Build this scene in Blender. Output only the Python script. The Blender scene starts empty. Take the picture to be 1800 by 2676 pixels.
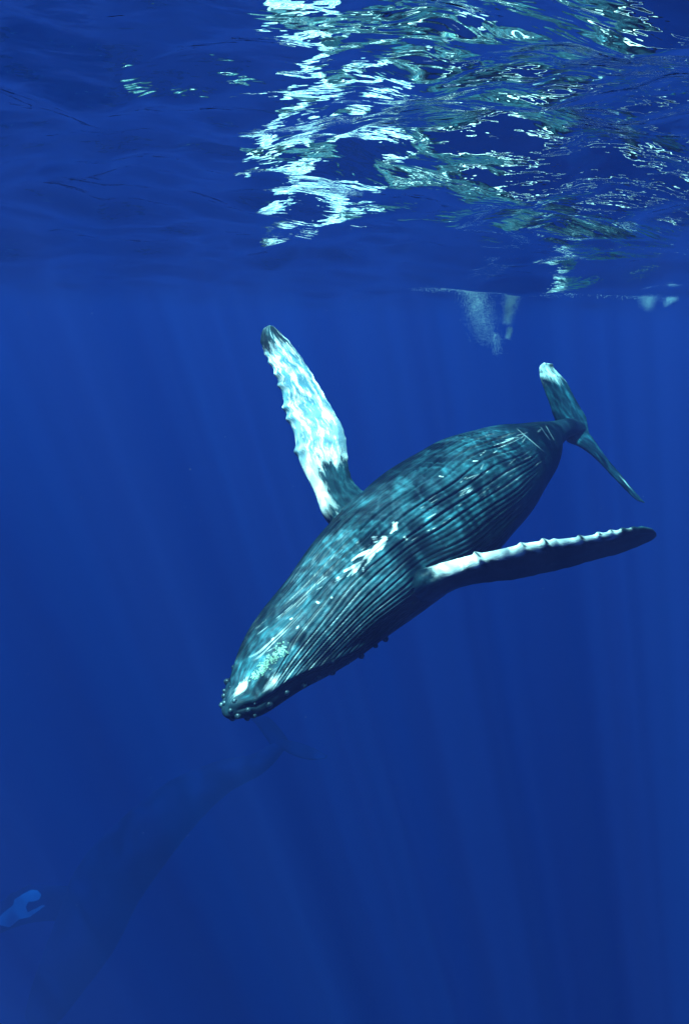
import bpy, bmesh, math, random
import numpy as np
from mathutils import Vector, Matrix, noise as mnoise

rng = np.random.default_rng(7)
random.seed(7)
scene = bpy.context.scene
C = scene.collection

# ------------------------------------------------------------------ camera
FPX, CX, CY = 1784.0, 900.0, 1338.0          # focal length and centre in photo pixels
PITCH, ROLL = math.radians(16.0), math.radians(1.6)
CAM = np.array([0.0, 0.0, -0.75])
F = np.array([0, math.cos(PITCH), -math.sin(PITCH)])
R0 = np.array([1.0, 0, 0])
D0 = -np.array([0, math.sin(PITCH), math.cos(PITCH)])
R = math.cos(ROLL) * R0 - math.sin(ROLL) * D0
D = math.sin(ROLL) * R0 + math.cos(ROLL) * D0

cam_data = bpy.data.cameras.new("camera")
cam = bpy.data.objects.new("camera", cam_data)
C.objects.link(cam)
cam_data.sensor_fit = 'VERTICAL'
cam_data.sensor_height = 36.0
cam_data.lens = 24.0
cam_data.clip_start = 0.05
cam_data.clip_end = 2000
M = Matrix(((R[0], -D[0], -F[0], CAM[0]), (R[1], -D[1], -F[1], CAM[1]),
            (R[2], -D[2], -F[2], CAM[2]), (0, 0, 0, 1)))
cam.matrix_world = M
scene.camera = cam

# ------------------------------------------------------------------ light
SUN_TRAVEL = Vector((0.27, 0.14, -1.0)).normalized()
to_sun = -SUN_TRAVEL
world = bpy.data.worlds.new("World")
scene.world = world
world.use_nodes = True
wn = world.node_tree
sky = wn.nodes.new("ShaderNodeTexSky")
sky.sky_type = 'NISHITA'
sky.sun_disc = False
sky.sun_elevation = math.asin(to_sun.z)
sky.sun_rotation = math.atan2(to_sun.x, to_sun.y)
wn.links.new(sky.outputs[0], wn.nodes["Background"].inputs[0])
wn.nodes["Background"].inputs[1].default_value = 0.06
sun_data = bpy.data.lights.new("sun", 'SUN')
sun_data.energy = 5.0
sun_data.angle = math.radians(0.5)
sun_data.color = (1.0, 0.96, 0.88)
sun = bpy.data.objects.new("sun", sun_data)
C.objects.link(sun)
sun.rotation_euler = SUN_TRAVEL.to_track_quat('-Z', 'Y').to_euler()
sun.location = (0, 0, 60)

vs = scene.view_settings
vs.view_transform = 'Standard'
vs.look = 'None'
vs.gamma = 1.0
vs.use_curve_mapping = False
vs.exposure = 3.15

cy = scene.cycles
cy.max_bounces = 6
cy.diffuse_bounces = 2
cy.glossy_bounces = 3
cy.transmission_bounces = 2
cy.volume_bounces = 1
cy.transparent_max_bounces = 12
cy.use_denoising = True
cy.sample_clamp_indirect = 8.0
cy.caustics_reflective = False
cy.caustics_refractive = False

# ------------------------------------------------------------------ helpers
def P(px, py, z):
    """world point seen at photo pixel (px, py), z metres along the optical axis"""
    px, py, z = np.asarray(px, float), np.asarray(py, float), np.asarray(z, float)
    return (CAM + ((px - CX) / FPX * z)[..., None] * R
            + ((py - CY) / FPX * z)[..., None] * D + z[..., None] * F)

def project(co):
    d = co - CAM
    z = d @ F
    return CX + FPX * (d @ R) / z, CY + FPX * (d @ D) / z

def catmull(pts, n, closed=False):
    """n samples of a centripetal-ish Catmull-Rom through rows of pts, even in arc length of columns 0:3"""
    pts = np.asarray(pts, float)
    ext = np.vstack([2 * pts[0] - pts[1], pts, 2 * pts[-1] - pts[-2]])
    out = []
    K = 40
    for i in range(len(pts) - 1):
        p0, p1, p2, p3 = ext[i:i + 4]
        for k in range(K):
            t = k / K
            out.append(0.5 * ((2 * p1) + (-p0 + p2) * t + (2 * p0 - 5 * p1 + 4 * p2 - p3) * t * t
                              + (-p0 + 3 * p1 - 3 * p2 + p3) * t ** 3))
    out.append(pts[-1])
    out = np.array(out)
    d = np.r_[0, np.cumsum(np.linalg.norm(np.diff(out[:, :3], axis=0), axis=1))]
    u = np.linspace(0, d[-1], n)
    return np.stack([np.interp(u, d, out[:, k]) for k in range(out.shape[1])], 1), u

def unit(a):
    return a / np.maximum(np.linalg.norm(a, axis=-1, keepdims=True), 1e-9)

def tag(o, label=None, cat=None, group=None, kind=None):
    if label: o["label"] = label
    if cat: o["category"] = cat
    if group: o["group"] = group
    if kind: o["kind"] = kind
    return o

def mesh_obj(name, verts, faces, mat=None, parent=None, smooth=True):
    me = bpy.data.meshes.new(name)
    verts = np.asarray(verts, np.float32)
    if isinstance(faces, np.ndarray):
        n, k = faces.shape
        me.vertices.add(len(verts))
        me.vertices.foreach_set("co", verts.ravel())
        me.loops.add(n * k)
        me.loops.foreach_set("vertex_index", faces.astype(np.int32).ravel())
        me.polygons.add(n)
        me.polygons.foreach_set("loop_start", np.arange(0, n * k, k, dtype=np.int32))
        me.update(calc_edges=True)
        me.validate()
    else:
        me.from_pydata(verts.tolist(), [], faces)
        me.update()
    if smooth:
        me.polygons.foreach_set("use_smooth", np.ones(len(me.polygons), bool))
    if mat: me.materials.append(mat)
    o = bpy.data.objects.new(name, me)
    C.objects.link(o)
    if parent: o.parent = parent
    return o

def attr(me, name, vals, typ='FLOAT'):
    a = me.attributes.new(name, typ, 'POINT')
    a.data.foreach_set('vector' if typ == 'FLOAT_VECTOR' else 'value', np.asarray(vals, np.float32).ravel())

def new_mat(name):
    m = bpy.data.materials.new(name)
    m.use_nodes = True
    nt = m.node_tree
    nt.nodes.clear()
    out = nt.nodes.new("ShaderNodeOutputMaterial")
    return m, nt, out

def nd(nt, typ, **kw):
    n = nt.nodes.new(typ)
    for k, v in kw.items():
        if k.startswith("i_"):
            key = k[2:]
            n.inputs[int(key) if key.isdigit() else key.replace("_", " ")].default_value = v
        else:
            setattr(n, k, v)
    return n

def math_nd(nt, op, a, b=None, c=None, clamp=False):
    n = nt.nodes.new("ShaderNodeMath")
    n.operation = op
    n.use_clamp = clamp
    for i, x in enumerate((a, b, c)):
        if x is None: continue
        if isinstance(x, (int, float)): n.inputs[i].default_value = x
        else: nt.links.new(x, n.inputs[i])
    return n.outputs[0]

def maprange(nt, x, a, b, c=0.0, d=1.0, smooth=False):
    n = nt.nodes.new("ShaderNodeMapRange")
    n.interpolation_type = 'SMOOTHSTEP' if smooth else 'LINEAR'
    nt.links.new(x, n.inputs[0])
    for i, v in enumerate((a, b, c, d)): n.inputs[i + 1].default_value = v
    return n.outputs[0]

def mixcol(nt, fac, a, b, mode='MIX'):
    n = nt.nodes.new("ShaderNodeMix")
    n.data_type = 'RGBA'
    n.blend_type = mode
    for s, x in ((n.inputs[0], fac), (n.inputs[6], a), (n.inputs[7], b)):
        if isinstance(x, (int, float)): s.default_value = x
        elif isinstance(x, tuple): s.default_value = (*x, 1.0)
        else: nt.links.new(x, s)
    return n.outputs[2]

# ------------------------------------------------------------------ sea water (haze box), sea bed
def box(x0, x1, y0, y1, z0, z1):
    v = [(x, y, z) for z in (z0, z1) for y in (y0, y1) for x in (x0, x1)]
    f = [(0, 2, 3, 1), (4, 5, 7, 6), (0, 1, 5, 4), (2, 6, 7, 3), (0, 4, 6, 2), (1, 3, 7, 5)]
    return v, f

mh, nt, out = new_mat("sea_water_body")
SIG_B = 0.0061                      # molecular scattering, even in all directions
SIG_P = (0.00108, 0.00162)            # red and green light scattered by particles, mostly forwards
SIG_A = (0.110, 0.031, 0.0150)
sc = nd(nt, "ShaderNodeVolumeScatter")
sc.inputs["Color"].default_value = (0, 0, 1, 1)
sc.inputs["Density"].default_value = SIG_B
sc.inputs["Anisotropy"].default_value = -0.07
sc2 = nd(nt, "ShaderNodeVolumeScatter")
sc2.inputs["Color"].default_value = (SIG_P[0] / SIG_P[1], 1, 0, 1)
sc2.inputs["Density"].default_value = SIG_P[1]
sc2.inputs["Anisotropy"].default_value = 0.6
sadd = nd(nt, "ShaderNodeAddShader")
nt.links.new(sc.outputs[0], sadd.inputs[0])
nt.links.new(sc2.outputs[0], sadd.inputs[1])
ab_ = nd(nt, "ShaderNodeVolumeAbsorption")
mxa = max(SIG_A)
ab_.inputs["Color"].default_value = (*[1 - s / mxa for s in SIG_A], 1)
ab_.inputs["Density"].default_value = mxa
add = nd(nt, "ShaderNodeAddShader")
nt.links.new(sadd.outputs[0], add.inputs[0])
nt.links.new(ab_.outputs[0], add.inputs[1])
nt.links.new(add.outputs[0], out.inputs["Volume"])
v, f = box(-330, 330, -200, 460, -131, 0.6)
haze = mesh_obj("haze", v, f, mh, smooth=False)
tag(haze, kind="stuff")

mb, nt, out = new_mat("deep_sand")
bs = nd(nt, "ShaderNodeBsdfPrincipled", i_Roughness=0.9)
nz = nd(nt, "ShaderNodeTexNoise", i_Scale=0.05)
nt.links.new(mixcol(nt, nz.outputs[0], (0.02, 0.02, 0.02), (0.06, 0.06, 0.055)), bs.inputs["Base Color"])
nt.links.new(bs.outputs[0], out.inputs[0])
xs = np.linspace(-329, 329, 60); ys = np.linspace(-199, 459, 60)
gx, gy = np.meshgrid(xs, ys)
gz = -129 + 1.0 * np.sin(gx * .03) * np.cos(gy * .025)
idx = np.arange(3600).reshape(60, 60)
quads = np.stack([idx[:-1, :-1], idx[:-1, 1:], idx[1:, 1:], idx[1:, :-1]], -1).reshape(-1, 4)
tag(mesh_obj("seabed", np.stack([gx, gy, gz], -1).reshape(-1, 3), quads, mb), kind="structure")

# ------------------------------------------------------------------ water surface
mw, nt, out = new_mat("sea_surface")
geo = nd(nt, "ShaderNodeNewGeometry")
mp = nd(nt, "ShaderNodeMapping")
nt.links.new(geo.outputs["Position"], mp.inputs[0])
# fine ripples
rp = nd(nt, "ShaderNodeMapping")
rp.inputs["Scale"].default_value = (0.62, 1.3, 1.0)
rp.inputs["Rotation"].default_value = (0, 0, math.radians(12))
nt.links.new(geo.outputs["Position"], rp.inputs[0])
n1 = nd(nt, "ShaderNodeTexNoise", i_Scale=8.5, i_Detail=2.5, i_Roughness=0.5, i_Distortion=0.4)
nt.links.new(rp.outputs[0], n1.inputs[0])
bump = nd(nt, "ShaderNodeBump", i_Strength=1.0, i_Distance=0.012)
nt.links.new(n1.outputs[0], bump.inputs["Height"])
# focusing of the sunlight by the waves: uneven transmission
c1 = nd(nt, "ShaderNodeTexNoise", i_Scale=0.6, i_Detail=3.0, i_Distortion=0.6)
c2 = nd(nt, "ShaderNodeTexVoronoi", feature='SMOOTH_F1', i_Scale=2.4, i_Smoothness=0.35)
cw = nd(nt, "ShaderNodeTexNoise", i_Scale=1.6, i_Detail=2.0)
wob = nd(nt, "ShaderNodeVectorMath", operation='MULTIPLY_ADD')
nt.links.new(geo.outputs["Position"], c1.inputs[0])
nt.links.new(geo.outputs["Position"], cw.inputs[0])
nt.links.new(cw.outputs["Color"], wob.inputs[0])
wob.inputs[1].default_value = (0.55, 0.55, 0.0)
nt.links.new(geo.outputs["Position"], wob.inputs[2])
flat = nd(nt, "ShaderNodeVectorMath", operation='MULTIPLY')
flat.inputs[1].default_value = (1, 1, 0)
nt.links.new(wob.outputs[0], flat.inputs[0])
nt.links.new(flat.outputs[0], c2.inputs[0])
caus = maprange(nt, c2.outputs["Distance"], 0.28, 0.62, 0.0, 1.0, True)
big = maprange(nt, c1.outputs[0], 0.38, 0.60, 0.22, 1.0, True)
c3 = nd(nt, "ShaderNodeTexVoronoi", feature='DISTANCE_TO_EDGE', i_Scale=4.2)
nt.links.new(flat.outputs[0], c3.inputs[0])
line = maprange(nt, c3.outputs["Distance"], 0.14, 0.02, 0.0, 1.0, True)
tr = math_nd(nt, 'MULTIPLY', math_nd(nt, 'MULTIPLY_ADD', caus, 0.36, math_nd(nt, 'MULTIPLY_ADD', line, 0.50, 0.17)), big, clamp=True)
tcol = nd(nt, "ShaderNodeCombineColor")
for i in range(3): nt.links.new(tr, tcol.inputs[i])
fr = nd(nt, "ShaderNodeFresnel", i_IOR=1.333)
nt.links.new(bump.outputs[0], fr.inputs["Normal"])
gl = nd(nt, "ShaderNodeBsdfGlossy", i_Roughness=0.02)
gl.inputs["Color"].default_value = (1, 1, 1, 1)
nt.links.new(bump.outputs[0], gl.inputs["Normal"])
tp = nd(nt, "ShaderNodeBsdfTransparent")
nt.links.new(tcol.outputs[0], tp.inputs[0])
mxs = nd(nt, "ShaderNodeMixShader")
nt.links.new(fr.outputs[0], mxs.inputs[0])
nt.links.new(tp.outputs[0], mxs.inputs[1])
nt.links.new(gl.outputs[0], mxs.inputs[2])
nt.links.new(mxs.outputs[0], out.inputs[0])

def wave_height(x, y, cell):
    h = np.zeros_like(x)
    wr = np.random.default_rng(3)
    for k in range(70):
        lam = 0.16 * (9.0 / 0.16) ** (k / 69.0)
        ang = math.radians(78) + wr.normal(0, 0.62)
        slope = 0.052 * (0.75 if lam < 0.5 else 1.0) * (1.0 if lam < 2.5 else 0.55)
        amp = slope * lam / (2 * math.pi) * wr.uniform(0.5, 1.4)
        ph = wr.uniform(0, 6.28)
        kx, ky = 2 * math.pi / lam * math.cos(ang), 2 * math.pi / lam * math.sin(ang)
        fade = np.clip((lam / cell - 2.5) / 3.0, 0, 1)
        a = kx * x + ky * y + ph
        h += fade * amp * (np.sin(a) + 0.22 * np.sin(2 * a + 1.2))
    return h

ang = np.concatenate([np.radians(np.linspace(-38, 38, 560)), np.radians(np.linspace(40, 320, 90))])
rr = np.concatenate([[0.02], np.geomspace(0.5, 320, 520)])
A, RR = np.meshgrid(ang, rr)
wx, wy = RR * np.sin(A), RR * np.cos(A) * 1.0
dA = np.where(np.abs(A) < math.radians(39), math.radians(76 / 559), math.radians(3.1))
cell = np.maximum(RR * dA, RR * 0.0125)
wz = wave_height(wx, wy, cell)
na, nr = len(ang), len(rr)
idx = np.arange(na * nr).reshape(nr, na)
nxt = np.roll(idx, -1, axis=1)
quads = np.stack([idx[:-1], idx[1:], nxt[1:], nxt[:-1]], -1).reshape(-1, 4)
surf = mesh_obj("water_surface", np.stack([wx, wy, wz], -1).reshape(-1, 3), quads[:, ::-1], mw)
tag(surf, kind="structure")

# ------------------------------------------------------------------ whale skin
def skin_material(name, ior=1.18, dark=(0.006, 0.014, 0.020), pale=(0.027, 0.112, 0.135), white=(0.88, 0.82, 0.74)):
    m, nt, out = new_mat(name)
    at = lambda n: nd(nt, "ShaderNodeAttribute", attribute_name=n)
    co = at("coord").outputs["Vector"]
    mp = nd(nt, "ShaderNodeMapping")
    mp.inputs["Scale"].default_value = (1.0, 1.35, 1.0)
    nt.links.new(co, mp.inputs[0])
    nA = nd(nt, "ShaderNodeTexNoise", i_Scale=2.6, i_Detail=4.0, i_Roughness=0.55, i_Distortion=0.3)
    nt.links.new(mp.outputs[0], nA.inputs[0])
    mp2 = nd(nt, "ShaderNodeMapping")
    mp2.inputs["Scale"].default_value = (0.85, 1.6, 1.0)
    nt.links.new(co, mp2.inputs[0])
    nB = nd(nt, "ShaderNodeTexNoise", i_Scale=7.0, i_Detail=5.0, i_Roughness=0.65, i_Distortion=0.2)
    nt.links.new(mp2.outputs[0], nB.inputs[0])
    mA = maprange(nt, nA.outputs[0], 0.42, 0.62, 0.0, 1.0, True)
    mB = maprange(nt, nB.outputs[0], 0.36, 0.64, 0.0, 1.0, True)
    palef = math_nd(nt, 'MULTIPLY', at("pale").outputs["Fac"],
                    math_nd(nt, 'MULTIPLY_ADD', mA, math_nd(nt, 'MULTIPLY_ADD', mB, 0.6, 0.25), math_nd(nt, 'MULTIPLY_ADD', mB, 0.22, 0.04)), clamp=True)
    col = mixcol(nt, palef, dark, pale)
    # white pigment and painted chin sunlight, streaked and mottled
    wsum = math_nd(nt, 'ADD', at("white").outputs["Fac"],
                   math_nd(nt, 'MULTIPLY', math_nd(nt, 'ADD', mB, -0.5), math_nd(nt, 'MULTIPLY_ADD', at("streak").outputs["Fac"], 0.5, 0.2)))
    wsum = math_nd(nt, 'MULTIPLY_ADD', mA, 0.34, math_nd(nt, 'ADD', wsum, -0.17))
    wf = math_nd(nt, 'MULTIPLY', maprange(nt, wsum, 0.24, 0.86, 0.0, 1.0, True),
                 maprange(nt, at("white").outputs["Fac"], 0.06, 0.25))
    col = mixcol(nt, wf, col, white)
    nC = nd(nt, "ShaderNodeTexNoise", i_Scale=4.6, i_Detail=6.0, i_Roughness=0.72, i_Distortion=0.15)
    nt.links.new(mp2.outputs[0], nC.inputs[0])
    greyed = mixcol(nt, math_nd(nt, 'MULTIPLY', wf, maprange(nt, nC.outputs[0], 0.47, 0.60, 0.95, 0.0, True)), col, (0.045, 0.17, 0.23))
    col = mixcol(nt, at("streak").outputs["Fac"], col, greyed)
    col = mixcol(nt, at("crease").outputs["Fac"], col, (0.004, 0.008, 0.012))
    scf = math_nd(nt, 'MULTIPLY', at("scar").outputs["Fac"], maprange(nt, nB.outputs[0], 0.30, 0.5, 0.45, 1.0), clamp=True)
    col = mixcol(nt, scf, col, (0.85, 0.84, 0.78))
    bs = nd(nt, "ShaderNodeBsdfPrincipled", i_Roughness=0.42)
    bs.inputs["IOR"].default_value = ior
    nt.links.new(col, bs.inputs["Base Color"])
    nF = nd(nt, "ShaderNodeTexNoise", i_Scale=26.0, i_Detail=4.0, i_Roughness=0.6)
    nt.links.new(mp2.outputs[0], nF.inputs[0])
    bp = nd(nt, "ShaderNodeBump", i_Strength=0.5, i_Distance=0.012)
    nt.links.new(nF.outputs[0], bp.inputs["Height"])
    nt.links.new(bp.outputs[0], bs.inputs["Normal"])
    nt.links.new(bs.outputs[0], out.inputs[0])
    return m

SKIN = skin_material("whale_skin")

# ------------------------------------------------------------------ whale builders
class Body:
    """body loft: rows px, py, z, half width px, roll deg, ventral/width, dorsal/width"""
    def __init__(self, rows, vref, ns, flip=1.0):
        rows = np.asarray(rows, float)
        ctr = P(rows[:, 0], rows[:, 1], rows[:, 2])
        a = rows[:, 3] / FPX * rows[:, 2]
        tab = np.column_stack([ctr, a, rows[:, 4:]])
        self.tab, self.s = catmull(tab, 400)
        self.L = self.s[-1]
        # smooth section table
        t = np.gradient(self.tab[:, :3], axis=0)
        self.t = unit(t)                                  # snout -> tail
        hd = -self.t
        v0 = unit(vref - (hd @ vref)[:, None] * hd)
        l = np.cross(hd, v0)
        r = np.radians(self.tab[:, 4])[:, None]
        self.v = v0 * np.cos(r) + l * np.sin(r)
        self.right = -np.cross(hd, self.v)
    def sec(self, s):
        g = lambda arr: np.stack([np.interp(s, self.s, arr[:, k]) for k in range(arr.shape[1])], -1)
        return g(self.tab), unit(g(self.v)), unit(g(self.right))
    def point(self, s, th):
        s = np.asarray(s, float); th = np.asarray(th, float)
        tb, v, rt = self.sec(s)
        a, kv, kd = tb[..., 3], tb[..., 5], tb[..., 6]
        ct, st = np.cos(th), np.sin(th)
        b = np.where(ct > 0, kv, kd) * a
        return tb[..., :3] + rt * (a * st)[..., None] + v * (b * ct)[..., None]

def theta_lip(s):
    return np.interp(s, [0, 0.1, 0.45, 1.2, 2.0, 2.6], [0.55, 0.85, 1.08, 1.38, 1.62, 1.85])

def groove_field(s, th, L):
    """signed pleat displacement and crease darkness"""
    fan = np.maximum(0, 2.0 - s)
    phi = th - np.sign(th) * 0.27 * fan ** 1.7 * np.clip(np.abs(th) * 2.2, 0, 1)
    phi = phi + 0.022 * np.sin(1.9 * s + 3 * th) + 0.014 * np.sin(4.3 * s - 5 * th)
    sp = 0.150
    k = np.round(phi / sp)
    d = np.abs(phi / sp - k)
    h1 = np.mod(np.sin(k * 12.9898 + 4.1) * 43758.5453, 1.0)
    h2 = np.mod(np.sin(k * 78.233 + 1.7) * 12543.123, 1.0)
    send = L * (0.61 - 0.085 * (np.abs(k * sp) / 1.4) ** 2 * 2.0 + 0.045 * (h1 - 0.5))
    sbeg = 0.20 + 0.22 * h2 + 0.9 * np.clip(0.30 - np.abs(k * sp), 0, 1)
    env = np.clip((send - s) / 0.45, 0, 1) * np.clip((s - sbeg) / 0.25, 0, 1)
    thmax = np.minimum(theta_lip(s) - 0.10, 1.62)
    env = env * np.clip((thmax - np.abs(th)) / 0.10, 0, 1)
    env = env * (0.75 + 0.25 * np.sin(2.1 * s + 17 * h1))
    w = 0.125
    val = np.exp(-(d / w) ** 2)
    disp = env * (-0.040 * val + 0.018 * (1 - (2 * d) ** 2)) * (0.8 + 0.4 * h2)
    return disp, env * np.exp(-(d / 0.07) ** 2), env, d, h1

def build_body(B, ns, nv, nd_, detail=True):
    L = B.L
    si = np.linspace(0, 1, ns)
    s = L * (0.25 * si ** 2 + 0.75 * si) if detail else L * si
    thv = np.linspace(-1.75, 1.75, nv)
    thd = np.linspace(1.75, 2 * math.pi - 1.75, nd_ + 2)[1:-1]
    th = np.concatenate([thv, thd])
    th = np.where(th > math.pi, th - 2 * math.pi, th)
    S, T = np.meshgrid(s, th, indexing='ij')
    co = B.point(S, T)
    # outward normals from the grid
    ds = np.gradient(co, axis=0)
    dt = (np.roll(co, -1, 1) - np.roll(co, 1, 1))
    n = unit(np.cross(ds, dt))
    tb, _, _ = B.sec(S)
    sgn = np.sign(np.sum(n * (co - tb[..., :3]), -1, keepdims=True))
    n = n * np.where(sgn == 0, 1, sgn)
    disp = np.zeros_like(S); crease = np.zeros_like(S)
    g, cr, env, dd, h1 = groove_field(S, T, L)
    depth = np.clip(tb[..., 3] / 0.75, 0.42, 1.0)
    disp += g * depth
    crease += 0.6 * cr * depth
    # lip line between lower jaw and rostrum
    lt = theta_lip(S)
    dl = (np.abs(T) - lt) * tb[..., 3]
    lf = np.clip((2.4 - S) / 0.4, 0, 1) * np.clip((S - 0.05) / 0.1, 0, 1)
    disp += lf * (-0.018 * np.exp(-(dl / 0.022) ** 2) + 0.03 * np.exp(-((dl + 0.07) / 0.05) ** 2))
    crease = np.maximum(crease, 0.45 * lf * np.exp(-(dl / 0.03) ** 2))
    # soft unevenness of the flesh
    disp += 0.012 * np.sin(1.7 * S + 2.3 * T) * np.sin(2.9 * S - 1.1 * T) * np.clip(S / 0.5, 0, 1)
    co = co + n * disp[..., None]
    coord = np.stack([S, T * 0.9, np.zeros_like(S)], -1)
    nt_ = len(th)
    idx = np.arange(ns * nt_).reshape(ns, nt_)
    nx = np.roll(idx, -1, 1)
    quads = np.stack([idx[:-1], nx[:-1], nx[1:], idx[1:]], -1).reshape(-1, 4)
    V = co.reshape(-1, 3)
    # end caps as fans of quads collapsed onto a centre ring
    capa, capb = len(V), len(V) + 1
    V = np.vstack([V, co[0].mean(0), co[-1].mean(0)])
    faces = quads.tolist()
    for j in range(nt_):
        j2 = (j + 1) % nt_
        faces.append((idx[0, j2], idx[0, j], capa))
        faces.append((idx[-1, j], idx[-1, j2], capb))
    pad = lambda a: np.concatenate([a.ravel(), [a[0].mean(), a[-1].mean()]])
    at = dict(S=pad(S), T=pad(T), crease=pad(crease),
              coord=np.vstack([coord.reshape(-1, 3), coord[0].mean(0), coord[-1].mean(0)]), env=pad(env), d=pad(dd), h1=pad(h1))
    return V, faces, at

def build_blade(rows, nu, nc, knobs=(), knob_px=7.0, knob_w=0.016, camber=0.0):
    """rows: LE px,py,z, TE px,py,z, thickness m"""
    rows = np.asarray(rows, float)
    le, te = P(rows[:, 0], rows[:, 1], rows[:, 2]), P(rows[:, 3], rows[:, 4], rows[:, 5])
    tab = np.column_stack([0.5 * (le + te), le, te, rows[:, 6]])
    tab, u = catmull(tab, nu)
    le, te, th = tab[:, 3:6].copy(), tab[:, 6:9].copy(), tab[:, 9]
    un = u / u[-1]
    ch = unit(le - te)
    z = (0.5 * (le + te) - CAM) @ F
    for (k, amp) in knobs:
        le += ch * (amp * knob_px / FPX * z * np.exp(-((un - k) / knob_w) ** 2))[:, None]
    te += -ch * (0.004 * np.sin(un * 70) + 0.003 * np.sin(un * 131 + 1))[:, None] * (th[:, None] > 0.01)
    span = unit(np.gradient(0.5 * (le + te), axis=0))
    nrm = unit(np.cross(span, te - le))
    ps = np.linspace(0, 2 * math.pi, nc, endpoint=False)
    c = (1 - np.cos(ps)) / 2
    prof = (2.969 * np.sqrt(c) - 1.26 * c - 3.516 * c ** 2 + 2.843 * c ** 3 - 1.015 * c ** 4) * np.sign(np.sin(ps))
    prof = prof * 0.5
    lump = 1 + sum(0.35 * a * np.exp(-((un[:, None] - k) / (knob_w * 1.2)) ** 2) * np.exp(-(c[None, :] / 0.22) ** 2) for k, a in knobs) if len(knobs) else 1.0
    co = (le[:, None, :] + c[None, :, None] * (te - le)[:, None, :]
          + nrm[:, None, :] * ((th[:, None] * prof[None, :] * lump
             + camber * np.linalg.norm(te - le, axis=1)[:, None] * (c * (1 - c))[None, :])[..., None]))
    U = np.repeat(un[:, None], nc, 1); Cc = np.repeat(c[None], nu, 0)
    side = np.repeat(np.sign(np.sin(ps))[None], nu, 0)
    idx = np.arange(nu * nc).reshape(nu, nc)
    nx = np.roll(idx, -1, 1)
    faces = np.stack([idx[:-1], idx[1:], nx[1:], nx[:-1]], -1).reshape(-1, 4).tolist()
    V = co.reshape(-1, 3)
    a, b = len(V), len(V) + 1
    V = np.vstack([V, co[0].mean(0), co[-1].mean(0)])
    for j in range(nc):
        j2 = (j + 1) % nc
        faces.append((idx[0, j], idx[0, j2], a))
        faces.append((idx[-1, j2], idx[-1, j], b))
    pad = lambda q: np.concatenate([q.ravel(), [q[0].mean(), q[-1].mean()]])
    at = dict(U=pad(U), C=pad(Cc), side=pad(side),
              coord=np.column_stack([pad(U) * u[-1] * 0.7, pad(Cc) * 0.8, np.full(len(V), 5.0)]))
    return V, faces, at

def fix_normals(V, faces):
    me = bpy.data.meshes.new("tmp")
    me.from_pydata(V.tolist(), [], faces)
    bm = bmesh.new(); bm.from_mesh(me)
    bmesh.ops.recalc_face_normals(bm, faces=bm.faces)
    bm.to_mesh(me); bm.free()
    return me

ATTRS = ("pale", "white", "scar", "crease", "streak")
def part_mesh(name, V, faces, at):
    me = fix_normals(V, faces)
    for k in ATTRS: attr(me, k, at[k])
    attr(me, "coord", at["coord"], 'FLOAT_VECTOR')
    attr(me, "src", np.full(len(V), at["src"]))
    o = bpy.data.objects.new(name, me)
    C.objects.link(o)
    SRC[o.name] = (np.asarray(V, float), {k: np.asarray(at[k], float) for k in ATTRS}, np.asarray(at["coord"], float), at["src"])
    return o

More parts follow.
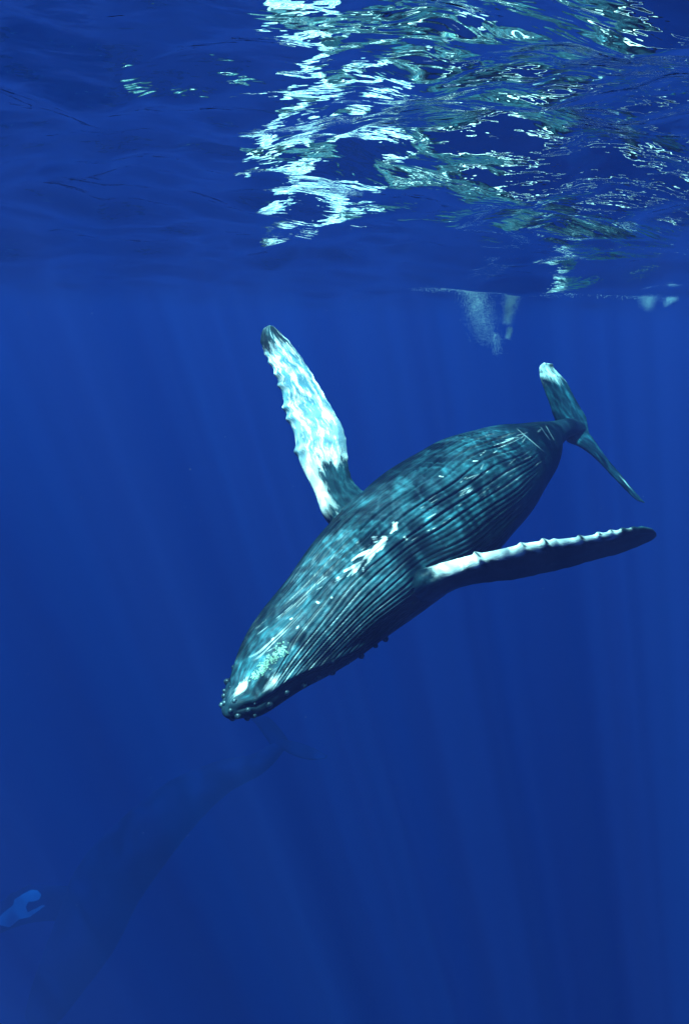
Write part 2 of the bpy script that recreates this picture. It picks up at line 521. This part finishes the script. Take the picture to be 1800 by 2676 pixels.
SRC = {}
def fuse(objs, name, mat, smooth_rings=7):
    """boolean union of the closed pieces into one skin, then relax the seams"""
    base = objs[0]
    lo = np.min([np.min([o.matrix_world @ Vector(c) for c in o.bound_box], 0) for o in objs], 0)
    hi = np.max([np.max([o.matrix_world @ Vector(c) for c in o.bound_box], 0) for o in objs], 0)
    nmin = 0.8 * sum(len(o.data.vertices) for o in objs)
    me = None
    for solver in ('EXACT', 'FAST'):
        base.modifiers.clear()
        for o in objs[1:]:
            md = base.modifiers.new("union", 'BOOLEAN')
            md.operation = 'UNION'; md.object = o; md.solver = solver
        dg = bpy.context.evaluated_depsgraph_get()
        me = bpy.data.meshes.new_from_object(base.evaluated_get(dg), depsgraph=dg)
        pts = np.empty(len(me.vertices) * 3, np.float32); me.vertices.foreach_get("co", pts)
        pts = pts.reshape(-1, 3)
        if len(pts) > nmin and np.abs(pts.min(0) - lo).max() < 0.05 and np.abs(pts.max(0) - hi).max() < 0.05:
            break
        me = None
    if me is None:                                    # last resort: one mesh of interpenetrating shells
        base.modifiers.clear()
        bmj = bmesh.new()
        for o in objs: bmj.from_mesh(o.data)
        me = bpy.data.meshes.new(name); bmj.to_mesh(me); bmj.free()
        print("fuse fell back to a join for", name)
    print("fused", name, solver, len(me.vertices))
    from mathutils.kdtree import KDTree
    parts_ = [SRC[o.name] for o in objs]
    allv = np.vstack([q[0] for q in parts_])
    kd = KDTree(len(allv))
    for i, c in enumerate(allv): kd.insert(c, i)
    kd.balance()
    near = np.array([kd.find(v.co)[1] for v in me.vertices])
    for an in [a_.name for a_ in me.attributes if a_.name in ATTRS + ("coord", "src")]:
        me.attributes.remove(me.attributes[an])
    for k in ATTRS: attr(me, k, np.concatenate([q[1][k] for q in parts_])[near])
    attr(me, "coord", np.vstack([q[2] for q in parts_])[near], 'FLOAT_VECTOR')
    attr(me, "src", np.concatenate([np.full(len(q[0]), q[3]) for q in parts_])[near])
    for o in objs: bpy.data.objects.remove(o)
    me.name = name
    bm = bmesh.new(); bm.from_mesh(me)
    lay = bm.verts.layers.float.get("src")
    seam = set()
    if lay:
        for e in bm.edges:
            a, b = e.verts
            if abs(a[lay] - b[lay]) > 0.01: seam.add(a); seam.add(b)
    ring = seam; w = {v: 1.0 for v in seam}
    for k in range(smooth_rings):
        nxt_ = set()
        for v in ring:
            for e in v.link_edges:
                o = e.other_vert(v)
                if o not in w:
                    w[o] = 1 - (k + 1) / (smooth_rings + 1); nxt_.add(o)
        ring = nxt_
    for it in range(14):
        new = {}
        for v, ww in w.items():
            q = Vector((0, 0, 0)); n = 0
            for e in v.link_edges: q += e.other_vert(v).co; n += 1
            if n: new[v] = v.co.lerp(q / n, 0.5 * ww)
        for v, c in new.items(): v.co = c
    bm.to_mesh(me); bm.free()
    me.polygons.foreach_set("use_smooth", np.ones(len(me.polygons), bool))
    me.materials.clear(); me.materials.append(mat)
    o = bpy.data.objects.new(name, me); C.objects.link(o)
    return o

def gauss(px, py, cx, cy_, rx, ry, deg=0):
    c, s_ = math.cos(math.radians(deg)), math.sin(math.radians(deg))
    dx, dy = px - cx, py - cy_
    return np.exp(-(((dx * c + dy * s_) / rx) ** 2 + ((-dx * s_ + dy * c) / ry) ** 2))

def strokes(px, py, segs, soft=1.2):
    out = np.zeros_like(px)
    for x0, y0, x1, y1, w in segs:
        dx, dy = x1 - x0, y1 - y0
        t = np.clip(((px - x0) * dx + (py - y0) * dy) / (dx * dx + dy * dy), 0, 1)
        d = np.hypot(px - x0 - t * dx, py - y0 - t * dy)
        ww = w * (0.35 + 0.65 * np.sin(math.pi * np.clip(t * 0.9 + 0.1, 0, 1)))
        out = np.maximum(out, np.clip((ww - d) / soft + 0.5, 0, 1))
    return out

# ------------------------------------------------------------------ the near whale
rows = [  # px, py, z, half width px, roll, ventral, dorsal
    (594, 1872, 6.96, 6, 30, .9, .9), (600, 1864, 7.00, 26, 30, .80, .75), (618, 1845, 7.08, 46, 30, .74, .62),
    (655, 1812, 7.27, 74, 30, .72, .58), (735, 1722, 7.62, 111, 29, .78, .62), (842, 1620, 8.02, 140, 26, .86, .74),
    (945, 1518, 8.45, 163, 22, .88, .84), (1028, 1440, 8.88, 172, 18, .90, .90), (1124, 1364, 9.40, 173, 14, .92, .94),
    (1214, 1294, 10.05, 158, 13, .93, .96), (1297, 1239, 10.8, 129, 12, .95, .98), (1379, 1186, 11.6, 83, 11, 1.0, 1.05),
    (1428, 1146, 12.3, 42, 10, 1.1, 1.2), (1461, 1126, 12.85, 28, 10, 1.1, 1.1), (1492, 1115, 13.2, 24, 10, .7, .7), (1512, 1112, 13.45, 17, 10, .45, .45), (1528, 1112, 13.68, 6, 10, .3, .3)]
cS = P(1028., 1440., 8.88)
vref = unit(CAM - cS)
WB = Body(rows, vref, 400)

V, faces, at = build_body(WB, 560, 330, 60)
px, py = project(V)
S_, T_ = at["S"], at["T"]
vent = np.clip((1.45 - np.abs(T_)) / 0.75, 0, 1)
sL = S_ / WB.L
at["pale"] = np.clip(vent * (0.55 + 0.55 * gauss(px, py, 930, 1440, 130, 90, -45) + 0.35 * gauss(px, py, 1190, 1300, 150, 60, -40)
                             + 1.0 * gauss(px, py, 690, 1765, 120, 60, -45)) * np.clip((0.80 - sL) / 0.2, 0.12, 1) * np.clip((S_ - 0.02) / 0.4, 0.15, 1), 0, 1.3)  # chin term paints its sunlit area into the skin tone
at["white"] = 0.85 * gauss(px, py, 634, 1796, 30, 15, -52) * vent + 0.62 * gauss(px, py, 706, 1784, 40, 22, -62) * vent  # sunlit blobs on the chin, painted in as white
at["streak"] = np.zeros_like(S_)
scar_segs = [(1028, 1366, 1036, 1384, 5), (1036, 1366, 1024, 1392, 3), (1034, 1380, 1020, 1394, 3), (1000, 1404, 1010, 1410, 6),
             (1008, 1404, 996, 1436, 5), (998, 1412, 984, 1442, 6), (990, 1420, 966, 1452, 6), (980, 1434, 960, 1472, 5),
             (970, 1444, 950, 1462, 5), (962, 1440, 936, 1456, 3), (968, 1436, 930, 1454, 2.5), (935, 1452, 918, 1466, 2.5),
             (948, 1466, 900, 1494, 3.5), (934, 1474, 898, 1492, 2.5), (942, 1470, 926, 1498, 3.5), (930, 1480, 908, 1506, 2.5),
             (926, 1490, 920, 1504, 2.5), (972, 1404, 984, 1403, 2.2), (974, 1410, 986, 1408, 2.), (976, 1417, 988, 1414, 2.),
             (960, 1470, 952, 1480, 2), (948, 1482, 950, 1494, 1.6), (880, 1512, 886, 1508, 2.5),
             (1056, 1402, 1062, 1410, 2.5), (828, 1572, 833, 1576, 2.5), (866, 1560, 868, 1566, 1.8), (776, 1642, 780, 1636, 2),
             (758, 1618, 764, 1616, 2), (714, 1668, 710, 1674, 2)]
thin_segs = []
for k in range(40):                                             # thin scratches along the flanks
    q = rng.uniform(0, 1)
    x0, y0 = 650 + 760 * q + rng.normal(0, 18), 1640 - 490 * q - 20 * math.sin(q * 3.1) + rng.uniform(-10, 90)
    ln = rng.uniform(8, 34)
    thin_segs.append((x0, y0, x0 + ln * 0.80, y0 - ln * (0.62 + rng.normal(0, .14)), rng.uniform(0.3, 0.55)))
thin_segs += [(1350, 1120, 1420, 1180, .8), (1350, 1138, 1378, 1130, .6), (1412, 1116, 1436, 1150, .8), (1425, 1112, 1447, 1150, .8),
              (1290, 1164, 1345, 1146, 1.0), (1300, 1172, 1338, 1154, .7), (1405, 1128, 1412, 1122, 2.5), (1320, 1150, 1352, 1142, .8)]
scar_segs += [(1235, 1205, 1249, 1204, 0.9), (1148, 1244, 1157, 1246, 0.8)]
for k in range(18):                                             # short torn marks along the pleats of the rear belly
    x0, y0 = rng.uniform(1180, 1380), 0
    y0 = 1150 + (1380 - x0) * 0.62 + rng.uniform(-45, 60)
    thin_segs.append((x0, y0, x0 + rng.uniform(6, 22), y0 - rng.uniform(4, 14), rng.uniform(.4, .9)))
front = (np.abs(T_) < 1.75)
at["scar"] = np.maximum(strokes(px, py, scar_segs), 0.55 * strokes(px, py, thin_segs)) * front
# light caught on pleat ridges, with pinkish groove skin, painted near jaw and ends
hed = np.clip((2.6 - S_) / 1.2, 0, 1)
edge = at["env"] * np.exp(-((at["d"] - 0.085) / 0.03) ** 2) * np.clip((T_ + 0.9) / 0.6, 0, 1)
patchy = 0.5 + 0.5 * np.sin(3.1 * S_ + 23 * at["h1"]) * np.sin(1.3 * S_ + 41 * at["h1"])
at["scar"] = np.maximum(at["scar"], 0.8 * edge * hed * np.clip(patchy * 2.0 - 0.5, 0, 1))
at["scar"] = np.maximum(at["scar"], 0.55 * edge * np.clip((sL - .42) / .1, 0, 1) * np.clip(patchy * 1.6 - 0.6, 0, 1))
at["src"] = 0.0
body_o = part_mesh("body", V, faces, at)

def blade_part(rows, src, nu, nc, knobs, knob_px, knob_w, camber=0.0):
    V, f, a = build_blade(rows, nu, nc, knobs, knob_px, knob_w, camber)
    n = len(V)
    for k in ATTRS: a[k] = np.zeros(n)
    a["src"] = src
    return V, f, a

# flipper raised towards the surface
lf = [(900, 1395, 8.95, 985, 1290, 9.1, .34), (866, 1376, 8.92, 955, 1284, 9.08, .32), (843, 1345, 8.92, 932, 1270, 9.1, .26), (822, 1288, 8.98, 915, 1240, 9.14, .20),
      (795, 1235, 9.03, 909, 1205, 9.17, .17), (778, 1190, 9.08, 906, 1168, 9.2, .155), (769, 1135, 9.14, 899, 1128, 9.25, .145),
      (756, 1102, 9.18, 886, 1099, 9.3, .135), (744, 1060, 9.24, 864, 1061, 9.35, .125), (735, 1018, 9.3, 838, 1015, 9.4, .11),
      (720, 975, 9.36, 812, 972, 9.46, .095), (703, 942, 9.42, 790, 938, 9.5, .08), (690, 910, 9.47, 765, 903, 9.54, .065),
      (682, 885, 9.5, 742, 878, 9.57, .05), (687, 861, 9.53, 724, 860, 9.58, .035), (702, 850, 9.55, 711, 851, 9.57, .015)]
kn = [(.36, 1.0), (.50, .9), (.555, 1.1), (.675, .9), (.735, .7), (.80, .7), (.85, .6), (.885, .5), (.92, .4)]
V, f, a = blade_part(lf, 1.0, 230, 64, kn, 8, 0.017)
px, py = project(V)
U, Cc = a["U"], a["C"]
w = 1.02 - 0.62 * gauss(px, py, 893, 1228, 26, 42, 30) - 0.62 * gauss(px, py, 882, 1268, 38, 52, 30) - 0.5 * gauss(px, py, 905, 1300, 50, 30, -40)
w -= 0.85 * np.clip((U - 0.82) / 0.12, 0, 1) - 0.25 * np.clip((Cc - .6) / .3, 0, 1) * np.clip((U - .84) / .1, 0, 1)
wr_ = np.minimum(w, 0.12 + 0.9 * np.exp(-(Cc / 0.3) ** 2) * np.clip((U - .02) / .16, 0, 1))
tt = np.clip((U - 0.15 - 0.10 * (1 - Cc)) / 0.16, 0, 1)
w = wr_ + (w - wr_) * tt
a["white"] = w; a["pale"] = np.full_like(U, 0.9); a["streak"] = np.clip((U - .2) / .15, 0, 1) * (1 - 0.12 * np.exp(-((U - .42) / .12) ** 2))
flip_l = part_mesh("flipper", V, f, a)

# flipper swept back along the body
rf = [(1030, 1540, 8.45, 1110, 1590, 8.75, .36), (1076, 1514, 7.98, 1150, 1560, 8.5, .33), (1143, 1485, 7.98, 1212, 1532, 8.5, .25),
      (1230, 1456, 8.18, 1288, 1520, 8.68, .195), (1306, 1439, 8.38, 1345, 1514, 8.88, .17), (1385, 1420, 8.58, 1415, 1499, 9.05, .15),
      (1460, 1411, 8.76, 1485, 1483, 9.22, .135), (1530, 1403, 8.92, 1550, 1464, 9.36, .115), (1600, 1389, 9.08, 1620, 1446, 9.48, .095),
      (1660, 1379, 9.2, 1675, 1424, 9.53, .075), (1698, 1380, 9.3, 1702, 1412, 9.53, .05), (1713, 1392, 9.38, 1714, 1401, 9.48, .02)]
kn = [(.33, 1.0), (.49, .8), (.575, 1.15), (.615, .5), (.715, 1.0), (.79, 1.0), (.84, .8), (.885, .8), (.925, .6), (.955, .5)]
V, f, a = blade_part(rf, 2.0, 250, 64, kn, 9, 0.010)
U, Cc = a["U"], a["C"]
bandw = 0.17 + 0.05 * np.sin(U * 31) + 0.03 * np.sin(U * 83 + 1)
w = 1.1 * np.exp(-(Cc / bandw) ** 1.4)
for k, am in kn: w -= 0.8 * am * np.exp(-((U - k) / 0.008) ** 2) * np.clip((0.07 - Cc) / 0.05, 0, 1)
w -= 0.8 * np.clip((U - .84) / .1, 0, 1)
a["white"] = w * np.clip((U - 0.09) / 0.16, 0, 1) ** 1.5; a["pale"] = np.full_like(U, 0.25) + 0.6 * np.clip((0.25 - U) / .15, 0, 1)
flip_r = part_mesh("flipper", V, f, a)

fu = [(1470, 1135, 13.2, 1538, 1128, 13.75, .22), (1452, 1100, 13.1, 1531, 1092, 13.8, .15), (1439, 1063, 13.1, 1514, 1062, 13.75, .12),
      (1427, 1030, 13.15, 1496, 1030, 13.7, .10), (1415, 1000, 13.2, 1481, 1000, 13.65, .08), (1409, 974, 13.3, 1463, 979, 13.6, .06),
      (1410, 957, 13.35, 1448, 963, 13.55, .045), (1419, 948, 13.4, 1443, 951, 13.5, .025)]
V, f, a = blade_part(fu, 3.0, 120, 40, [(.3, .3), (.55, .35), (.8, .3)], 4, .03)
px, py = project(V)
U = a["U"]
a["white"] = np.clip((1026 - py) / 75, -0.3, 0.62); a["pale"] = np.full_like(U, 0.9)
fl_u = part_mesh("fluke", V, f, a)
flw = [(1462, 1098, 13.2, 1533, 1106, 13.75, .22), (1476, 1146, 13.1, 1539, 1131, 13.7, .15), (1514, 1165, 13.1, 1554, 1153, 13.6, .12),
       (1545, 1187, 13.1, 1571, 1178, 13.5, .10), (1574, 1215, 13.1, 1592, 1206, 13.45, .08), (1604, 1248, 13.1, 1617, 1235, 13.4, .065),
       (1634, 1279, 13.1, 1644, 1268, 13.35, .05), (1660, 1305, 13.15, 1668, 1296, 13.3, .035), (1682, 1314, 13.2, 1684, 1313, 13.25, .015)]
V, f, a = blade_part(flw, 4.0, 120, 40, [(.6, .3), (.78, .35)], 4, .03)
U, Cc = a["U"], a["C"]
a["pale"] = np.full_like(U, 0.55); a["white"] = 0.45 * np.exp(-((U - .72) / .12) ** 2) * np.clip((Cc - .3) / .3, 0, 1)
fl_l = part_mesh("fluke", V, f, a)

whale = bpy.data.objects.new("humpback_whale", None)
C.objects.link(whale)
whale.location = Vector(P(1028., 1440., 8.88))
whale.empty_display_size = 0.5
tag(whale, "large humpback whale in the middle, belly up, white flipper raised towards the surface", "whale", "humpback whales")

def adopt(o, parent):
    o.parent = parent
    o.matrix_parent_inverse = Matrix.Translation(parent.location).inverted()

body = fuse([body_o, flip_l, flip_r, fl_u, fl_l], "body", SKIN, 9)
adopt(body, whale)

def surf_frame(B, s, th):
    e = 0.01
    p = B.point(s, th); ps = B.point(s + e, th) - B.point(s - e, th); pt = B.point(s, th + e) - B.point(s, th - e)
    n = unit(np.cross(ps, pt)); c, _, _ = B.sec(np.asarray(s, float))
    if n @ (p - c[:3]) < 0: n = -n
    return p, n

# tubercles on jaw and rostrum, one object each
mt, nt, out = new_mat("tubercle_skin")
bs = nd(nt, "ShaderNodeBsdfPrincipled", i_Roughness=0.4)
tn = nd(nt, "ShaderNodeTexNoise", i_Scale=9.0)
nt.links.new(mixcol(nt, maprange(nt, tn.outputs[0], .48, .68), (0.006, 0.013, 0.018), (0.05, 0.10, 0.11)), bs.inputs["Base Color"])
nt.links.new(bs.outputs[0], out.inputs[0])
bm = bmesh.new()
bmesh.ops.create_icosphere(bm, subdivisions=2, radius=1.0)
for v in bm.verts:
    v.co *= 1 + 0.16 * mnoise.noise(v.co * 2.2)
for fc in bm.faces: fc.smooth = True
tub_me = bpy.data.meshes.new("tubercle"); bm.to_mesh(tub_me); bm.free()
tub_me.materials.append(mt)
tubs = []
for sd in (1, -1):
    for k, s in enumerate((0.14, 0.22, 0.47, 0.62, 0.98, 1.21, 1.66)):
        tubs.append((s, sd * (theta_lip(s) - 0.16 + 0.05 * (k % 2)), (0.020 + 0.008 * (k % 3)) * min(1, .35 + s)))
    for k, s in enumerate(np.linspace(0.10, 2.0, 10)):
        tubs.append((s + .05, sd * (theta_lip(s) + 0.30 + 0.1 * (k % 2)), 0.032 + 0.008 * (k % 2)))
for s, th, r in ((.05, 1.5, .034), (.09, -1.6, .036), (.16, 2.2, .036), (.2, 1.7, .03), (.13, -2.3, .038), (.03, 0.4, .026), (.08, -0.7, .028), (.12, 0.1, .03), (.2, -1.3, .026), (.06, 3.0, .036)):
    tubs.append((s, th, r))
for k in range(8):
    tubs.append((0.3 + 0.18 * k, math.pi + 0.25 * (-1) ** k * (k % 3), 0.035))
for s, th, r in tubs:
    p, n = surf_frame(WB, s, th)
    o = bpy.data.objects.new("tubercle", tub_me); C.objects.link(o)
    q = Vector(n).to_track_quat('Z', 'Y')
    o.matrix_world = Matrix.Translation(Vector(p - n * r * 0.05)) @ q.to_matrix().to_4x4() @ Matrix.Diagonal((r, r, r * rng.uniform(.75, 1.2), 1))
    mwld = o.matrix_world.copy()
    o.parent = whale
    o.matrix_parent_inverse = Matrix.Translation(whale.location).inverted()
    o.matrix_basis = mwld

# barnacle crust on the chin
mbn, nt, out = new_mat("barnacle_shell")
bs = nd(nt, "ShaderNodeBsdfPrincipled", i_Roughness=0.6)
tn = nd(nt, "ShaderNodeTexNoise", i_Scale=30.0)
nt.links.new(mixcol(nt, tn.outputs[0], (0.07, 0.16, 0.10), (0.42, 0.55, 0.40)), bs.inputs["Base Color"])
nt.links.new(bs.outputs[0], out.inputs[0])
bpx, bpy_ = project(WB.point(*np.meshgrid(np.linspace(.2, 2.4, 160), np.linspace(-1, 1, 160), indexing='ij')).reshape(-1, 3))
gs, gt = [q.ravel() for q in np.meshgrid(np.linspace(.2, 2.4, 160), np.linspace(-1, 1, 160), indexing='ij')]
VV, FF = [], []
for k in range(300):
    q = rng.uniform(0, 1)
    tx = 662 + (742 - 662) * q + rng.normal(0, 4 + 4.5 * q); ty = 1772 + (1690 - 1772) * q + rng.normal(0, 4 + 4.5 * q)
    j = np.argmin((bpx - tx) ** 2 + (bpy_ - ty) ** 2)
    p, n = surf_frame(WB, gs[j] + rng.normal(0, .01), gt[j] + rng.normal(0, .01))
    r = rng.uniform(.007, .014)
    p = p + n * 0.006
    t1 = unit(np.cross(n, [0.3, 0.5, 0.8])); t2 = np.cross(n, t1)
    b0 = len(VV)
    for (rad, hh) in ((1.0, -0.4), (0.75, 0.9), (0.35, 0.75)):
        for i in range(6):
            a_ = i * math.pi / 3
            VV.append(p + r * rad * (math.cos(a_) * t1 + math.sin(a_) * t2) + n * r * hh)
    VV.append(p + n * r * 0.2)
    for lv in range(2):
        for i in range(6):
            i2 = (i + 1) % 6
            FF.append((b0 + lv * 6 + i, b0 + lv * 6 + i2, b0 + lv * 6 + 6 + i2, b0 + lv * 6 + 6 + i))
    for i in range(6): FF.append((b0 + 12 + i, b0 + 12 + (i + 1) % 6, b0 + 18))
bo = mesh_obj("barnacle_crust", VV, FF, mbn, smooth=False)
adopt(bo, whale); bo["kind"] = "stuff"

# ------------------------------------------------------------------ the far whale, deep below
FAR = 1.6
def farther(rows):
    return [(r[0], r[1], r[2] * FAR, r[3], r[4], r[5] * FAR, r[6] * FAR) for r in rows]
rows2 = [(90, 2690, 25.5, 10, 180, .8, .8), (105, 2665, 25.6, 50, 180, .7, .7), (160, 2560, 26, 82, 180, .75, .7), (225, 2440, 26.4, 104, 180, .85, .8),
         (283, 2312, 26.8, 112, 180, .9, .9), (362, 2212, 27.2, 102, 180, .95, .95), (465, 2108, 27.6, 82, 180, 1, 1),
         (573, 2035, 28, 54, 180, 1.1, 1.1), (670, 1998, 28.3, 34, 180, 1.2, 1.2), (725, 1955, 28.5, 22, 180, .8, .8), (748, 1938, 28.6, 10, 180, .4, .4)]
rows2 = [(*r[:3], r[3] * 0.82, *r[4:]) for r in rows2]
rows2 = [(r[0], r[1], r[2] * FAR, *r[3:]) for r in rows2]
B2 = Body(rows2, unit(CAM - P(300., 2330., 26.8 * FAR)), 400)
V, f2, a = build_body(B2, 120, 60, 30, detail=False)
n = len(V)
for k in ATTRS: a[k] = np.zeros(n) if k != "crease" else a["crease"]
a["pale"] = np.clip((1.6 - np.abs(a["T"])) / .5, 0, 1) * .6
a["src"] = 0.0
b2 = part_mesh("body", V, f2, a)
def inside_poly(px, py, poly):
    ins = np.zeros(len(px), bool)
    x0, y0 = poly[-1]
    for x1, y1 in poly:
        c = ((y1 > py) != (y0 > py)) & (px < (x0 - x1) * (py - y1) / (y0 - y1 + 1e-9) + x1)
        ins ^= c
        x0, y0 = x1, y1
    return ins
poly = [(-140, 2470), (-60, 2420), (0, 2396), (15, 2380), (36, 2365), (38, 2352), (59, 2337), (82, 2325), (99, 2326), (110, 2338), (105, 2350),
        (87, 2356), (77, 2356), (69, 2370), (73, 2384), (112, 2365), (121, 2366), (102, 2380), (84, 2393), (77, 2398), (51, 2403),
        (38, 2413), (26, 2424), (0, 2418), (-60, 2450), (-140, 2490)]
pf = [(300, 2330, 26.6, 320, 2430, 26.6, .5), (200, 2318, 26.4, 220, 2425, 26.4, .36), (130, 2314, 26.2, 150, 2408, 26.2, .28), (70, 2318, 26, 95, 2410, 26, .24),
      (20, 2345, 25.8, 45, 2422, 25.8, .2), (-50, 2392, 25.6, -20, 2448, 25.6, .16), (-110, 2430, 25.4, -90, 2472, 25.4, .1), (-140, 2462, 25.3, -135, 2476, 25.3, .03)]
V, f2, a = blade_part(farther(pf), 1.0, 240, 110, [(.5, .5), (.6, .5), (.7, .5), (.8, .5)], 8, .02)
px, py = project(V)
acc = np.zeros(len(px))
for ox, oy in ((0, 0), (2, 0), (-2, 0), (0, 2), (0, -2), (1.5, 1.5), (-1.5, -1.5), (1.5, -1.5), (-1.5, 1.5)):
    acc += inside_poly(px + ox, py + oy, poly)
a["white"] = acc / 9 * 1.4 - 0.2
f2o = part_mesh("flipper", V, f2, a)
fk = [(722, 1970, 28.4, 758, 1942, 28.9, .3), (696, 1930, 28.5, 738, 1912, 28.9, .22), (668, 1892, 28.6, 706, 1877, 28.9, .15), (645, 1870, 28.7, 664, 1862, 28.9, .05)]
V, f2, a = blade_part(farther(fk), 3.0, 60, 24, [], 4, .03); k1 = part_mesh("fluke", V, f2, a)
fk = [(718, 1945, 28.4, 752, 1934, 28.9, .3), (764, 1972, 28.3, 786, 1942, 28.8, .22), (808, 1985, 28.2, 824, 1957, 28.7, .15), (850, 1982, 28.1, 856, 1974, 28.5, .05)]
V, f2, a = blade_part(farther(fk), 4.0, 60, 24, [], 4, .03); k2 = part_mesh("fluke", V, f2, a)
whale2 = bpy.data.objects.new("humpback_whale", None); C.objects.link(whale2)
whale2.location = Vector(P(300., 2330., 26.8 * FAR))
tag(whale2, "dim far whale deep below at bottom left, lost in the blue except its pale flipper", "whale", "humpback whales")
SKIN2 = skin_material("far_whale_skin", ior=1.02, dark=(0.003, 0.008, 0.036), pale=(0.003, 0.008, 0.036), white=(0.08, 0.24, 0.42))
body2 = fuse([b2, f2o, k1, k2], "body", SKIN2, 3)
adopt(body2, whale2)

# ------------------------------------------------------------------ bubbles under the surface
mbub, nt, out = new_mat("air_bubbles")
bs = nd(nt, "ShaderNodeBsdfPrincipled", i_Roughness=0.3)
bs.inputs["Base Color"].default_value = (0.60, 0.64, 0.64, 1)
tl = nd(nt, "ShaderNodeBsdfTranslucent")
tl.inputs[0].default_value = (0.60, 0.64, 0.64, 1)
ms = nd(nt, "ShaderNodeMixShader"); ms.inputs[0].default_value = 0.5
nt.links.new(bs.outputs[0], ms.inputs[1]); nt.links.new(tl.outputs[0], ms.inputs[2])
nt.links.new(ms.outputs[0], out.inputs[0])
OCT = np.array([(1, 0, 0), (-1, 0, 0), (0, 1, 0), (0, -1, 0), (0, 0, 1), (0, 0, -1)], float)
OF = np.array([(0, 2, 4), (2, 1, 4), (1, 3, 4), (3, 0, 4), (2, 0, 5), (1, 2, 5), (3, 1, 5), (0, 3, 5)])
def bubble_cloud(name, pts, rad):
    pts, rad = np.asarray(pts), np.asarray(rad)
    Vv = (pts[:, None, :] + rad[:, None, None] * OCT[None]).reshape(-1, 3)
    Ff = (OF[None] + 6 * np.arange(len(pts))[:, None, None]).reshape(-1, 3)
    return mesh_obj(name, Vv, Ff, mbub)
def noisy(p, s, off):
    return np.array([mnoise.noise(Vector(q * s) + Vector(off)) for q in p])
def plume(spec, seed):
    """spec: list of (px top, py top, px bottom, py bottom, half width top px, half width bottom px, count, fade)"""
    g = np.random.default_rng(seed)
    P_, R_ = [], []
    for x0, y0, x1, y1, w0, w1, n, fade in spec:
        n = int(n * 2.4)
        t = g.beta(1, fade, n * 3)
        x = x0 + (x1 - x0) * t + g.normal(0, 0.55, n * 3) * (w0 + (w1 - w0) * t)
        y = y0 + (y1 - y0) * t + g.normal(0, 2.5, n * 3)
        z = 15 + g.normal(0, 0.3, n * 3) * (w0 + w1) / 60
        p = P(x, y, z)
        nz = noisy(p, 4.2, (seed * 3.1, 0, 0)) + 0.5 * noisy(p, 11.0, (0, seed * 1.7, 0))
        keep = nz > g.uniform(-0.7, 0.75, len(nz))
        p = p[keep][:n]
        p[:, 2] = np.minimum(p[:, 2], -0.05 - g.uniform(0, 0.10, len(p)))
        P_.append(p); R_.append(g.uniform(0.002, 0.0044, len(p)))
    return np.vstack(P_), np.concatenate(R_)
p, r = plume([(1235, 752, 1272, 905, 32, 34, 3600, 1.9), (1290, 872, 1298, 925, 14, 16, 260, 1.1)], 1)
tag(bubble_cloud("bubble_plume", p, r), "wide thin veil of bubbles hanging under the surface behind the tail", "bubbles", "bubble plumes under the surface")
p, r = plume([(1340, 750, 1325, 850, 19, 11, 3600, 1.4), (1332, 856, 1326, 884, 8, 7, 420, 1.0)], 2)
tag(bubble_cloud("bubble_plume", p, r), "narrow dense bright column of bubbles just right of the wide veil", "bubbles", "bubble plumes under the surface")
p, r = plume([(1690, 774, 1690, 815, 22, 10, 800, 2.0), (1755, 778, 1740, 800, 14, 8, 300, 2.0)], 3)
tag(bubble_cloud("bubble_plume", p, r), "small faint tuft of bubbles under the surface near the right edge", "bubbles", "bubble plumes under the surface")
g = np.random.default_rng(9)
q = g.uniform(0, 1, 1300); q = np.concatenate([q, g.normal(0.12, .07, 700), g.normal(0.48, .08, 600)])
x = 1085 + 690 * q; y = 750 + 28 * q + np.abs(g.normal(0, 5.0, len(q))); z = 15 + g.normal(0, .5, len(q))
p = P(x, y, z); nz = noisy(p, 3.0, (7, 1, 2)); k = nz > g.uniform(-.15, .5, len(nz)); p = p[k]
p[:, 2] = np.minimum(p[:, 2], -0.04 - g.uniform(0, .05, len(p)))
tag(bubble_cloud("foam_streak", p, g.uniform(.003, .008, len(p))), "thin line of foam and bubbles along the underside of the surface behind the tail", "foam")
# drifting specks
g = np.random.default_rng(21)
p = P(g.uniform(50, 1750, 90), g.uniform(800, 2600, 90), g.uniform(4, 12, 90))
o = bubble_cloud("marine_snow", p, g.uniform(.0012, .0028, 90)); tag(o, "tiny pale specks drifting in the blue water", "marine snow", kind="stuff")
